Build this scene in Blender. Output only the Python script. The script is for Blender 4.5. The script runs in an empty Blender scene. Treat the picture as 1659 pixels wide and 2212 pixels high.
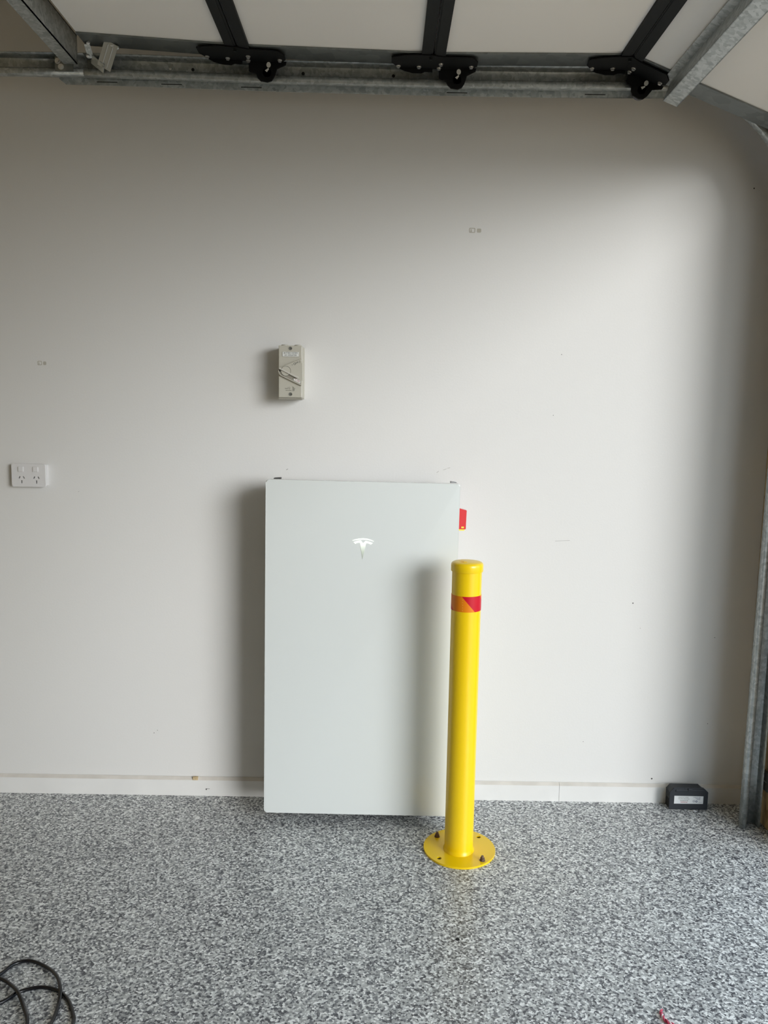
import bpy, bmesh, math, random
from mathutils import Matrix, Vector
random.seed(7)
S = bpy.context.scene
COL = S.collection

# ------------------------------------------------------------------ camera
W, H = 1659, 2212
CAM_D, CAM_H, YAW, TILT, ROLL, FPX = 2.63832, 1.34038, 0.0039953, 0.1215750, 0.0175001, 1694.43
cam = bpy.data.cameras.new('camera')
cam_ob = bpy.data.objects.new('camera', cam); COL.objects.link(cam_ob)
cy, sy, ct, st, cr, sr = math.cos(YAW), math.sin(YAW), math.cos(TILT), math.sin(TILT), math.cos(ROLL), math.sin(ROLL)
fw = Vector((sy*ct, cy*ct, -st)); rt = Vector((cy, -sy, 0)); dn = fw.cross(rt)
r2 = cr*rt - sr*dn; d2 = sr*rt + cr*dn
M = Matrix.Identity(4)
for i in range(3):
    M[i][0] = r2[i]; M[i][1] = -d2[i]; M[i][2] = -fw[i]
M[0][3], M[1][3], M[2][3] = 0, -CAM_D, CAM_H
cam_ob.matrix_world = M
cam.sensor_fit = 'VERTICAL'; cam.sensor_height = 36.0; cam.lens = FPX/H*36.0
cam.clip_start = 0.05
S.camera = cam_ob

# ------------------------------------------------------------------ sky, sun, exposure
world = bpy.data.worlds.new('world'); S.world = world; world.use_nodes = True
bg = world.node_tree.nodes['Background']
bg.inputs[0].default_value = (0.72, 0.865, 1.0, 1); bg.inputs[1].default_value = 1.9
sun = bpy.data.lights.new('hazy_sun', 'SUN'); sun.energy = 2.55; sun.angle = math.radians(26); sun.color = (0.975, 0.99, 1.0)
sun_ob = bpy.data.objects.new('hazy_sun', sun); COL.objects.link(sun_ob)
to_sun = Vector((0.87, -1.0, 0.28)).normalized()
sun_ob.rotation_euler = to_sun.to_track_quat('Z', 'Y').to_euler(); sun_ob.location = (6, -6, 5)
por = bpy.data.lights.new('sky_portal', 'AREA'); por.shape = 'RECTANGLE'; por.size = 3.75; por.size_y = 2.26
por.cycles.is_portal = True
por_ob = bpy.data.objects.new('sky_portal', por); COL.objects.link(por_ob)
por_ob.matrix_world = Matrix(((0, 0, 1, 1.46), (1, 0, 0, -2.19), (0, 1, 0, 1.12), (0, 0, 0, 1))) @ Matrix.Rotation(math.pi, 4, 'Y')
S.view_settings.view_transform = 'Standard'; S.view_settings.look = 'None'
S.view_settings.gamma = 1.0; S.view_settings.use_curve_mapping = False
S.view_settings.exposure = 0.0

# ------------------------------------------------------------------ materials
def mat(name, color, rough=0.5, metal=0.0, bump=None, vary=None, coat=0.0, emit=None, spec=0.5):
    m = bpy.data.materials.new(name); m.use_nodes = True
    nt = m.node_tree; b = nt.nodes['Principled BSDF']
    b.inputs['Base Color'].default_value = (*color, 1); b.inputs['Roughness'].default_value = rough
    b.inputs['Specular IOR Level'].default_value = spec; b.inputs['Metallic'].default_value = metal; b.inputs['Coat Weight'].default_value = coat
    b.inputs['Coat Roughness'].default_value = 0.12
    tc = None
    if bump or vary:
        tc = nt.nodes.new('ShaderNodeTexCoord')
    if vary:                                             # (scale, amount): gentle blotchy colour
        n = nt.nodes.new('ShaderNodeTexNoise'); n.inputs['Scale'].default_value = vary[0]; n.inputs['Detail'].default_value = 4
        nt.links.new(tc.outputs['Object'], n.inputs['Vector'])
        r = nt.nodes.new('ShaderNodeValToRGB')
        r.color_ramp.elements[0].position = 0.3; r.color_ramp.elements[1].position = 0.7
        r.color_ramp.elements[0].color = (*[c*(1-vary[1]) for c in color], 1)
        r.color_ramp.elements[1].color = (*[min(1, c*(1+vary[1])) for c in color], 1)
        nt.links.new(n.outputs['Fac'], r.inputs['Fac']); nt.links.new(r.outputs['Color'], b.inputs['Base Color'])
    if bump:                                             # (scale, strength)
        n = nt.nodes.new('ShaderNodeTexNoise'); n.inputs['Scale'].default_value = bump[0]; n.inputs['Detail'].default_value = 3
        nt.links.new(tc.outputs['Object'], n.inputs['Vector'])
        bp = nt.nodes.new('ShaderNodeBump'); bp.inputs['Strength'].default_value = bump[1]; bp.inputs['Distance'].default_value = 0.002
        nt.links.new(n.outputs['Fac'], bp.inputs['Height']); nt.links.new(bp.outputs['Normal'], b.inputs['Normal'])
    if emit:
        b.inputs['Emission Color'].default_value = (*emit[0], 1); b.inputs['Emission Strength'].default_value = emit[1]
    return m

def galv_mat(name, dark, light, scale, rough=0.42, metal=0.65):
    m = bpy.data.materials.new(name); m.use_nodes = True
    nt = m.node_tree; b = nt.nodes['Principled BSDF']
    tc = nt.nodes.new('ShaderNodeTexCoord')
    v = nt.nodes.new('ShaderNodeTexVoronoi'); v.inputs['Scale'].default_value = scale
    n = nt.nodes.new('ShaderNodeTexNoise'); n.inputs['Scale'].default_value = scale*0.5; n.inputs['Detail'].default_value = 5
    nm = nt.nodes.new('ShaderNodeMixRGB'); nm.blend_type = 'ADD'; nm.inputs[0].default_value = 0.02
    nt.links.new(tc.outputs['Object'], nm.inputs[1]); nt.links.new(tc.outputs['Object'], n.inputs['Vector'])
    nt.links.new(n.outputs['Color'], nm.inputs[2]); nt.links.new(nm.outputs[0], v.inputs['Vector'])
    sp = nt.nodes.new('ShaderNodeSeparateColor'); nt.links.new(v.outputs['Color'], sp.inputs[0])
    av = nt.nodes.new('ShaderNodeMath'); av.operation = 'MULTIPLY_ADD'; av.inputs[1].default_value = 0.55; 
    nt.links.new(sp.outputs[0], av.inputs[0])
    ml = nt.nodes.new('ShaderNodeMath'); ml.operation = 'MULTIPLY'; ml.inputs[1].default_value = 0.45
    nt.links.new(n.outputs['Fac'], ml.inputs[0]); nt.links.new(ml.outputs[0], av.inputs[2])
    r = nt.nodes.new('ShaderNodeValToRGB'); r.color_ramp.elements[0].position = 0.2; r.color_ramp.elements[1].position = 0.85
    r.color_ramp.elements[0].color = (*dark, 1); r.color_ramp.elements[1].color = (*light, 1)
    nt.links.new(av.outputs[0], r.inputs['Fac']); nt.links.new(r.outputs['Color'], b.inputs['Base Color'])
    b.inputs['Metallic'].default_value = metal; b.inputs['Roughness'].default_value = rough
    return m

def flake_mat():
    m = bpy.data.materials.new('flake_epoxy'); m.use_nodes = True
    nt = m.node_tree; b = nt.nodes['Principled BSDF']
    tc = nt.nodes.new('ShaderNodeTexCoord')
    n = nt.nodes.new('ShaderNodeTexNoise'); n.inputs['Scale'].default_value = 170; n.inputs['Detail'].default_value = 2
    nt.links.new(tc.outputs['Object'], n.inputs['Vector'])
    ad = nt.nodes.new('ShaderNodeMixRGB'); ad.blend_type = 'ADD'; ad.inputs[0].default_value = 0.006
    nt.links.new(tc.outputs['Object'], ad.inputs[1]); nt.links.new(n.outputs['Color'], ad.inputs[2])
    v = nt.nodes.new('ShaderNodeTexVoronoi'); v.inputs['Scale'].default_value = 205; v.inputs['Randomness'].default_value = 1.0
    nt.links.new(ad.outputs[0], v.inputs['Vector'])
    sp = nt.nodes.new('ShaderNodeSeparateColor'); nt.links.new(v.outputs['Color'], sp.inputs[0])
    r = nt.nodes.new('ShaderNodeValToRGB'); cr_ = r.color_ramp; cr_.interpolation = 'CONSTANT'
    stops = [(0.0, (0.085, 0.088, 0.100)), (0.14, (0.19, 0.198, 0.210)), (0.32, (0.37, 0.38, 0.38)),
             (0.54, (0.53, 0.542, 0.538)), (0.75, (0.72, 0.735, 0.725)), (0.885, (0.92, 0.93, 0.92))]
    cr_.elements[0].position = 0; cr_.elements[0].color = (*stops[0][1], 1)
    cr_.elements[1].position = stops[1][0]; cr_.elements[1].color = (*stops[1][1], 1)
    for p_, c_ in stops[2:]:
        e = cr_.elements.new(p_); e.color = (*c_, 1)
    nt.links.new(sp.outputs[0], r.inputs['Fac']); nt.links.new(r.outputs['Color'], b.inputs['Base Color'])
    b.inputs['Roughness'].default_value = 0.36
    bp = nt.nodes.new('ShaderNodeBump'); bp.inputs['Strength'].default_value = 0.5; bp.inputs['Distance'].default_value = 0.0012
    nt.links.new(sp.outputs[1], bp.inputs['Height']); nt.links.new(bp.outputs['Normal'], b.inputs['Normal'])
    return m

def osb_mat():
    m = bpy.data.materials.new('strand_board'); m.use_nodes = True
    nt = m.node_tree; b = nt.nodes['Principled BSDF']
    tc = nt.nodes.new('ShaderNodeTexCoord'); mp = nt.nodes.new('ShaderNodeMapping'); mp.inputs['Scale'].default_value = (1, 1.0, 0.35)
    nt.links.new(tc.outputs['Object'], mp.inputs['Vector'])
    v = nt.nodes.new('ShaderNodeTexVoronoi'); v.inputs['Scale'].default_value = 60
    nt.links.new(mp.outputs[0], v.inputs['Vector'])
    sp = nt.nodes.new('ShaderNodeSeparateColor'); nt.links.new(v.outputs['Color'], sp.inputs[0])
    r = nt.nodes.new('ShaderNodeValToRGB')
    r.color_ramp.elements[0].color = (0.27, 0.17, 0.075, 1); r.color_ramp.elements[1].color = (0.55, 0.40, 0.20, 1)
    nt.links.new(sp.outputs[0], r.inputs['Fac']); nt.links.new(r.outputs['Color'], b.inputs['Base Color'])
    b.inputs['Roughness'].default_value = 0.75
    return m

def band_mat(cx, cyy, r0, z0):
    """red and orange reflective tape with slanted stripes, wrapped round the post"""
    m = bpy.data.materials.new('reflective_tape'); m.use_nodes = True
    nt = m.node_tree; b = nt.nodes['Principled BSDF']
    tc = nt.nodes.new('ShaderNodeTexCoord'); s = nt.nodes.new('ShaderNodeSeparateXYZ')
    nt.links.new(tc.outputs['Object'], s.inputs[0])
    def math_(op, a, c=None):
        n = nt.nodes.new('ShaderNodeMath'); n.operation = op
        for k, q in enumerate((a, c)):
            if q is None: continue
            if isinstance(q, (int, float)): n.inputs[k].default_value = q
            else: nt.links.new(q, n.inputs[k])
        return n.outputs[0]
    ny = math_('MULTIPLY', s.outputs[1], -1.0)
    ang = math_('ARCTAN2', s.outputs[0], ny)                       # 0 facing -y, + to the right
    t = math_('DIVIDE', math_('SUBTRACT', z0, s.outputs[2]), 0.047)  # 0 at the top edge, 1 at the bottom
    u = math_('SUBTRACT', ang, math_('MULTIPLY', t, math.radians(53)))
    u = math_('ADD', u, math.radians(23 + 348))
    f = math_('FRACT', math_('DIVIDE', u, math.radians(174)))
    red = math_('LESS_THAN', f, 82/174)
    mx = nt.nodes.new('ShaderNodeMixRGB'); mx.inputs[1].default_value = (0.78, 0.22, 0.004, 1); mx.inputs[2].default_value = (0.55, 0.006, 0.022, 1)
    nt.links.new(red, mx.inputs[0]); nt.links.new(mx.outputs[0], b.inputs['Base Color'])
    b.inputs['Roughness'].default_value = 0.42; b.inputs['Specular IOR Level'].default_value = 0.3
    return m

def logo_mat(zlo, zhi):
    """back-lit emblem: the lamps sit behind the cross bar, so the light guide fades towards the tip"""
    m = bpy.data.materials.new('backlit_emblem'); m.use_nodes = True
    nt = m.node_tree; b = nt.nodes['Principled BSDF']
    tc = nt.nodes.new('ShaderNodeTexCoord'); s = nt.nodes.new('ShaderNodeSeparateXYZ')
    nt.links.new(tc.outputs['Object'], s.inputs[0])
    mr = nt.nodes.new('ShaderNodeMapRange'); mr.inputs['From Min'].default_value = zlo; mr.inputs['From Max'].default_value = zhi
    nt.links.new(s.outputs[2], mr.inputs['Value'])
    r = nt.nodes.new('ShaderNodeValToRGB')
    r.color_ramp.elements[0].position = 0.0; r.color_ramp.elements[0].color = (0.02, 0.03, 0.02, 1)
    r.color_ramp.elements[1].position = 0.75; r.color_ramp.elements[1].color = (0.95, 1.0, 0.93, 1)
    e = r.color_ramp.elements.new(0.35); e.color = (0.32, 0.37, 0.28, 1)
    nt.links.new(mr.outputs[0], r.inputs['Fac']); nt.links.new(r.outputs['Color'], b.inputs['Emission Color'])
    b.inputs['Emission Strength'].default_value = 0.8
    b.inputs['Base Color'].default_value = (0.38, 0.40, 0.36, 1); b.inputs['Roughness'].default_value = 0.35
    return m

M_ = {}
M_['wall'] = mat('wall_paint', (0.735, 0.718, 0.688), 0.62, bump=(160, 0.10))
M_['ceiling'] = mat('ceiling_paint', (0.78, 0.68, 0.54), 0.8)  # unseen ceiling, tinted warm to colour the bounce light
M_['cream'] = mat('warm_bounce_paint', (0.80, 0.66, 0.45), 0.7)  # warm tint chosen for unseen walls to colour the bounce light
M_['skirt'] = mat('skirting_paint', (0.76, 0.745, 0.715), 0.45, bump=(60, 0.08), vary=(9, 0.03))
M_['dust'] = mat('dusty_edge', (0.63, 0.59, 0.535), 0.8, vary=(14, 0.10))
M_['floor'] = flake_mat()
M_['paving'] = mat('driveway_paving', (0.58, 0.41, 0.24), 0.85, vary=(5, 0.1))
M_['osb'] = osb_mat()
M_['render'] = mat('outer_wall', (0.55, 0.53, 0.50), 0.85)
M_['galv'] = galv_mat('galvanised_steel', (0.31, 0.335, 0.335), (0.54, 0.57, 0.57), 100, 0.38, 0.6)
M_['galv_plain'] = galv_mat('galvanised_sheet', (0.19, 0.205, 0.205), (0.26, 0.28, 0.28), 30, 0.4, 0.8)
M_['zinc'] = mat('zinc_bolt', (0.70, 0.70, 0.69), 0.3, 0.8)
M_['bracket_grey'] = mat('dark_grey_bracket', (0.07, 0.075, 0.075), 0.5)
M_['bracket'] = mat('bright_bracket', (0.60, 0.60, 0.58), 0.33, 0.8)
M_['black_metal'] = mat('black_painted_steel', (0.006, 0.0065, 0.007), 0.6, spec=0.15)
M_['black_strip'] = mat('black_edge_channel', (0.011, 0.0125, 0.013), 0.6, spec=0.2)
M_['panel'] = mat('door_panel_skin', (0.87, 0.85, 0.82), 0.55, bump=(220, 0.06))
M_['bright_fill'] = mat('bright_hole_fill', (0.72, 0.72, 0.68), 0.5)  # brightness showing through hinge holes, put into the colour
M_['wheel'] = mat('dark_roller', (0.10, 0.10, 0.11), 0.5)
M_['cover'] = mat('battery_cover', (0.71, 0.735, 0.71), 0.22, coat=0.25)
M_['chassis'] = mat('battery_chassis', (0.50, 0.51, 0.50), 0.55)
M_['dark_plate'] = mat('dark_mount', (0.03, 0.03, 0.03), 0.6)
M_['grey_plate'] = mat('grey_mount', (0.30, 0.30, 0.30), 0.5)
M_['red'] = mat('red_plastic', (0.70, 0.045, 0.05), 0.4)
M_['yellow_tag'] = mat('yellow_tag', (0.90, 0.78, 0.10), 0.45)
M_['yellow'] = mat('yellow_powder_coat', (0.90, 0.60, 0.002), 0.30, bump=(300, 0.04), coat=0.15)
M_['rust'] = mat('dusty_anchor_steel', (0.18, 0.11, 0.075), 0.6, 0.4, vary=(200, 0.35))
M_['hole'] = mat('hole_shade', (0.012, 0.011, 0.010), 0.9)  # near-black discs and slabs: shade of holes as colour
M_['letter_orange'] = mat('pale_orange_print', (0.95, 0.52, 0.12), 0.4)
M_['iso'] = mat('isolator_plastic', (0.50, 0.475, 0.40), 0.42)
M_['iso_dark'] = mat('isolator_shade', (0.30, 0.28, 0.23), 0.5)  # darker copy of the isolator plastic, recess shade put into colour
M_['iso_lever'] = mat('isolator_lever', (0.56, 0.535, 0.47), 0.42)
M_['screw'] = mat('dull_screw', (0.22, 0.22, 0.20), 0.4, 0.5)
M_['iso_light'] = mat('isolator_label_white', (0.72, 0.72, 0.68), 0.4)
M_['ink'] = mat('black_ink', (0.02, 0.02, 0.02), 0.6)
M_['ink_grey'] = mat('grey_ink', (0.13, 0.125, 0.10), 0.6)
M_['ink_red'] = mat('red_ink', (0.35, 0.02, 0.035), 0.6)
M_['ink_blue'] = mat('blue_ink', (0.06, 0.07, 0.16), 0.6)
M_['outlet'] = mat('outlet_plastic', (0.72, 0.70, 0.685), 0.35)
M_['slot'] = mat('outlet_slot', (0.035, 0.03, 0.025), 0.7)
M_['bait'] = mat('black_plastic', (0.017, 0.020, 0.026), 0.42, bump=(500, 0.05))
M_['sticker'] = mat('white_sticker', (0.78, 0.79, 0.79), 0.4)
M_['cable'] = mat('black_cable_sheath', (0.004, 0.004, 0.006), 0.25)
M_['wire_red'] = mat('red_foil', (0.55, 0.04, 0.10), 0.3)
M_['wire_white'] = mat('pale_pink_foil', (0.85, 0.62, 0.66), 0.3)
M_['residue'] = mat('glue_residue', (0.50, 0.47, 0.40), 0.7, vary=(600, 0.12))
M_['scuff'] = mat('scuff_mark', (0.36, 0.34, 0.31), 0.8)
M_['speck'] = mat('dark_speck', (0.06, 0.055, 0.05), 0.8)
M_['tan'] = mat('tan_stain', (0.55, 0.42, 0.24), 0.8, vary=(250, 0.3))
M_['concrete'] = mat('bare_concrete', (0.66, 0.64, 0.60), 0.8, vary=(40, 0.15))

# ------------------------------------------------------------------ mesh helpers
def BM(): return bmesh.new()
def box(bm, x0, x1, y0, y1, z0, z1, bevel=0.0, seg=2, mtx=None):
    vs = [bm.verts.new(c) for c in ((x0,y0,z0),(x1,y0,z0),(x1,y1,z0),(x0,y1,z0),(x0,y0,z1),(x1,y0,z1),(x1,y1,z1),(x0,y1,z1))]
    fs = [bm.faces.new([vs[i] for i in f]) for f in ((3,2,1,0),(4,5,6,7),(0,1,5,4),(1,2,6,5),(2,3,7,6),(3,0,4,7))]
    if bevel > 0:
        es = list({e for f in fs for e in f.edges})
        r = bmesh.ops.bevel(bm, geom=es, offset=bevel, segments=seg, profile=0.5, affect='EDGES')
        vs = list({v for f in r['faces'] for v in f.verts} | {v for v in vs if v.is_valid})
    if mtx is not None:
        bmesh.ops.transform(bm, matrix=mtx, verts=[v for v in vs if v.is_valid])
    return bm
def prism(bm, pts, h0, h1, mtx=None):
    """polygon pts (counter-clockwise in local xy) extruded from h0 to h1 in local z"""
    mtx = mtx or Matrix.Identity(4)
    a = [bm.verts.new(mtx @ Vector((p[0], p[1], h0))) for p in pts]
    b = [bm.verts.new(mtx @ Vector((p[0], p[1], h1))) for p in pts]
    n = len(pts)
    bm.faces.new(a[::-1]); bm.faces.new(b)
    for i in range(n):
        bm.faces.new((a[i], a[(i+1) % n], b[(i+1) % n], b[i]))
    return bm
def disc(cx, cy_, r, n=24, a0=0.0):
    return [(cx + r*math.cos(a0 + 2*math.pi*i/n), cy_ + r*math.sin(a0 + 2*math.pi*i/n)) for i in range(n)]
def rrect(x0, x1, y0, y1, r, n=6):
    out = []
    for cx, cy_, a in ((x1-r, y0+r, -90), (x1-r, y1-r, 0), (x0+r, y1-r, 90), (x0+r, y0+r, 180)):
        for i in range(n+1):
            t = math.radians(a + 90*i/n); out.append((cx + r*math.cos(t), cy_ + r*math.sin(t)))
    return out
def lathe(bm, prof, cx, cy_, n=48, close=True):
    """profile of (r, z) revolved about a vertical axis through (cx, cy_)"""
    rings = []
    for r, z in prof:
        if r < 1e-6: rings.append([bm.verts.new((cx, cy_, z))])
        else: rings.append([bm.verts.new((cx + r*math.cos(2*math.pi*i/n), cy_ + r*math.sin(2*math.pi*i/n), z)) for i in range(n)])
    for a, b in zip(rings, rings[1:]):
        for i in range(n):
            j = (i+1) % n
            if len(a) == 1 and len(b) == 1: continue
            if len(a) == 1: bm.faces.new((a[0], b[i], b[j]))
            elif len(b) == 1: bm.faces.new((a[i], a[j], b[0]))
            else: bm.faces.new((a[i], a[j], b[j], b[i]))
    return bm
def catmull(pts, k=8):
    out = []; P = [Vector(p) for p in pts]
    P = [2*P[0]-P[1]] + P + [2*P[-1]-P[-2]]
    for i in range(1, len(P)-2):
        for j in range(k):
            t = j/k; p0, p1, p2, p3 = P[i-1], P[i], P[i+1], P[i+2]
            out.append(0.5*((2*p1) + (p2-p0)*t + (2*p0-5*p1+4*p2-p3)*t*t + (3*p1-p0-3*p2+p3)*t**3))
    out.append(P[-2]); return out
def tube(bm, pts, r, n=10):
    rings = []; up = Vector((0, 0, 1))
    for i, p in enumerate(pts):
        t = (pts[min(i+1, len(pts)-1)] - pts[max(i-1, 0)]).normalized()
        s = t.cross(up)
        if s.length < 1e-4: s = t.cross(Vector((0, 1, 0)))
        s.normalize(); w = s.cross(t)
        rings.append([bm.verts.new(p + r*(math.cos(2*math.pi*k/n)*s + math.sin(2*math.pi*k/n)*w)) for k in range(n)])
    for a, b in zip(rings, rings[1:]):
        for k in range(n): bm.faces.new((a[k], a[(k+1) % n], b[(k+1) % n], b[k]))
    bm.faces.new(rings[0][::-1]); bm.faces.new(rings[-1]); return bm
def holed(bm, outer, holes, h0, h1, mtx):
    """flat plate with holes cut through it"""
    cu = bpy.data.curves.new('tmp', 'CURVE'); cu.dimensions = '2D'; cu.fill_mode = 'BOTH'; cu.extrude = (h1-h0)/2
    for loop in [outer] + holes:
        sp = cu.splines.new('POLY'); sp.points.add(len(loop)-1); sp.use_cyclic_u = True
        for p_, q in zip(sp.points, loop): p_.co = (q[0], q[1], 0, 1)
    o = bpy.data.objects.new('tmp', cu); COL.objects.link(o)
    me = bpy.data.meshes.new_from_object(o.evaluated_get(bpy.context.evaluated_depsgraph_get()))
    me.transform(mtx @ Matrix.Translation((0, 0, (h0+h1)/2)))
    bm.from_mesh(me); bpy.data.objects.remove(o); bpy.data.curves.remove(cu); bpy.data.meshes.remove(me)
    return bm
def text(bm, s, size, mtx, align='CENTER', sx=1.0, thick=0.00008):
    cu = bpy.data.curves.new('tmp', 'FONT'); cu.body = s; cu.size = size; cu.align_x = align; cu.align_y = 'CENTER'; cu.extrude = thick
    cu.resolution_u = 3
    o = bpy.data.objects.new('tmp', cu); COL.objects.link(o)
    me = bpy.data.meshes.new_from_object(o.evaluated_get(bpy.context.evaluated_depsgraph_get()))
    me.transform(mtx @ Matrix.Diagonal((sx, 1, 1, 1)))
    bm.from_mesh(me); bpy.data.objects.remove(o); bpy.data.curves.remove(cu); bpy.data.meshes.remove(me)
    return bm
def face_mtx(x, y, z, ang=0.0):
    """u to +x, v up, w towards the camera side (-y)"""
    return Matrix(((1, 0, 0, x), (0, 0, -1, y), (0, 1, 0, z), (0, 0, 0, 1))) @ Matrix.Rotation(ang, 4, 'Z')
def sweep(bm, prof, path):
    """open (y, z) ribbon swept along a list of (x, z, tilt) stations; tilt turns the section's own up direction in xz"""
    rings = []
    for x, z, a in path:
        rings.append([bm.verts.new((x + math.sin(a)*pz, py, z + math.cos(a)*pz)) for py, pz in prof])
    for a, b in zip(rings, rings[1:]):
        for k in range(len(prof)-1): bm.faces.new((a[k], b[k], b[k+1], a[k+1]))
    return bm

def obj(name, bm, m, parent=None, smooth=False, rec=True):
    if rec: bmesh.ops.recalc_face_normals(bm, faces=bm.faces)
    me = bpy.data.meshes.new(name); bm.to_mesh(me); bm.free()
    o = bpy.data.objects.new(name, me); COL.objects.link(o)
    me.materials.append(m)
    if parent is not None:
        root = parent
        off = Vector((0, 0, 0))
        q = parent
        while q is not None: off = off + Vector(q.location); q = q.parent
        me.transform(Matrix.Translation(-off))
        o.parent = parent
    if smooth:
        for p_ in me.polygons: p_.use_smooth = True
        try: me.set_sharp_from_angle(angle=math.radians(35))
        except Exception: pass
    return o
def solid(o, t, off=0.0):
    md = o.modifiers.new('sheet', 'SOLIDIFY'); md.thickness = t; md.offset = off; return o
def thing(name, label, cat, loc=(0, 0, 0), group=None):
    o = bpy.data.objects.new(name, None); COL.objects.link(o); o.location = loc; o.empty_display_size = 0.1
    o['label'] = label; o['category'] = cat
    if group: o['group'] = group
    return o
def struct(name, bm, m):
    o = obj(name, bm, m); o['kind'] = 'structure'; return o
def tag(o, label, cat, group=None):
    o['label'] = label; o['category'] = cat
    if group: o['group'] = group
    return o

# ------------------------------------------------------------------ the room
CEIL = 2.78; RX = 1.295; EDGE = -0.335; HEAD = 2.24; FARY = -5.6; FAREDGE = -3.6
b = BM(); box(b, -2.3, 1.50, FARY, 0.0, -0.12, 0.0); floor = struct('floor', b, M_['floor'])
b = BM(); box(b, -2.3, 1.50, FARY, 0.12, CEIL, CEIL+0.1); struct('ceiling', b, M_['ceiling'])
b = BM(); box(b, -2.3, 1.50, 0.0, 0.12, -0.12, CEIL); wall_back = struct('wall_back', b, M_['wall'])
b = BM(); box(b, -2.42, -2.3, FARY, 0.12, -0.12, CEIL); struct('wall_left', b, M_['cream'])  # unseen; set close and warm as a reflector for the back wall
b = BM(); box(b, -2.3, 1.50, FARY-0.12, FARY, -0.12, CEIL); struct('wall_front', b, M_['cream'])
b = BM()                                                # wall with the garage door opening: two returns and a header
box(b, RX+0.012, 1.42, EDGE, 0.0, 0, CEIL); box(b, RX+0.012, 1.42, FARY, FAREDGE, 0, CEIL)
box(b, RX+0.012, 1.42, FAREDGE, EDGE, HEAD, CEIL)
wall_right = struct('wall_right', b, M_['render'])
b = BM(); box(b, RX, RX+0.012, EDGE+0.002, -0.001, 0.004, CEIL); obj('strand_board', b, M_['osb'], wall_right)
b = BM(); box(b, 1.50, 16.0, -14.0, 8.0, -0.14, -0.02); struct('driveway', b, M_['paving'])
# floor details: worn line where the coating stops, a dark disc for a drilled hole
b = BM()
edge = catmull([(1.243, -0.185, 0.0006), (1.229, -0.216, 0.0006), (1.219, -0.299, 0.0006), (1.192, -0.416, 0.0006), (1.186, -0.60, 0.0006)], 6)
for a, c in zip(edge, edge[1:]):
    wdt = 0.0012 + 0.0006*math.sin(a.y*90)
    b.faces.new([b.verts.new(v) for v in ((a.x-wdt, a.y, a.z), (c.x-wdt, c.y, c.z), (c.x+wdt, c.y, c.z), (a.x+wdt, a.y, a.z))])
obj('worn_edge_line', b, M_['concrete'], floor)
b = BM(); prism(b, disc(0.217, -0.758, 0.0055, 12), 0.0, 0.0006); obj('drill_hole', b, M_['hole'], floor)
b = BM(); box(b, 1.099, 1.109, -0.071, -0.064, 0.0002, 0.003, 0.001); obj('paint_fleck', b, M_['sticker'], floor)

# skirting in two lengths meeting at x = 0.646
sk = bpy.data.objects.new('baseboard_back', None); COL.objects.link(sk); sk['kind'] = 'structure'
for x0, x1 in ((-2.3, 0.6455), (0.6465, RX-0.001)):
    b = BM()
    mtx = Matrix(((0, 0, 1, x0), (1, 0, 0, 0), (0, 1, 0, 0), (0, 0, 0, 1)))
    prism(b, [(-0.0005, 0.0), (-0.0005, 0.067), (-0.003, 0.067), (-0.012, 0.0575), (-0.012, 0.0)], 0, x1-x0, mtx)
    bd = obj('skirting_board', b, M_['skirt'], sk)
    b = BM()                                            # dust and sealant lying on the chamfer
    q = [(-0.0032, 0.0671), (-0.0121, 0.0576)]
    v = [b.verts.new((x, y, z)) for x in (x0, x1) for y, z in q]
    b.faces.new((v[0], v[2], v[3], v[1]))
    obj('dusty_chamfer', b, M_['dust'], bd)
b = BM(); box(b, -0.645, -0.628, -0.0132, -0.004, 0.058, 0.0685, 0.0); obj('stain', b, M_['tan'], sk)
b = BM(); box(b, -0.600, -0.5965, -0.0126, -0.0118, 0.0225, 0.0275); box(b, -0.598, -0.586, -0.0125, -0.0118, 0.0262, 0.0272); obj('chip', b, M_['speck'], sk)

# glue residue and scuffs on the wall
def patch(x, z, w, h, dx=0.0):
    b = BM(); t = 0.0022
    mtx = face_mtx(x, 0, z)
    holed(b, rrect(-w/2, w/2, -h/2, h/2, 0.003, 3), [rrect(-w/2+t, w/2-t, -h/2+t, h/2-t, 0.002, 3)], 0.0, 0.0006, mtx)
    prism(b, [(-w*0.28, -h*0.35), (-w*0.05, -h*0.38), (-w*0.12, h*0.2), (-w*0.22, h*0.3)], 0, 0.0006, mtx)
    prism(b, rrect(w*0.75, w*1.45, -h*0.45, h*0.4, 0.003, 3), 0, 0.0003, mtx)
    o = obj('glue_residue', b, M_['residue'], wall_back); return o
patch(0.281, 1.944, 0.020, 0.015); patch(-1.137, 1.495, 0.015, 0.014)
b = BM()
for x, z, w, h, a in ((0.189, 1.157, 0.008, 0.0012, 35), (0.213, 1.166, 0.012, 0.0010, 20), (0.226, 1.171, 0.010, 0.0010, 15),
                      (-0.318, 1.157, 0.007, 0.002, 30), (-1.021, 1.07, 0.003, 0.0012, 20), (0.62, 0.93, 0.05, 0.0010, 3)):
    prism(b, [(-w/2, -h/2), (w/2, -h/2), (w/2, h/2), (-w/2, h/2)], 0, 0.0003, face_mtx(x, 0, z, math.radians(a)))
o = obj('scuff', b, M_['scuff'], wall_back); o['kind'] = 'stuff'
b = BM()
for x, z, r in ((0.872, 0.717, 0.0022), (0.974, 0.084, 0.003), (0.589, 1.553, 0.0013), (0.57, 1.353, 0.0012), (0.902, 0.629, 0.001),
                (0.725, 0.217, 0.0012), (-0.782, 0.224, 0.0015), (-0.77, 0.234, 0.0012), (1.187, 2.091, 0.0025), (1.162, 0.60, 0.0015), (1.158, 0.29, 0.0014)):
    prism(b, disc(x and 0, 0, r, 7), 0, 0.0003, face_mtx(x, 0, z))
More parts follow.
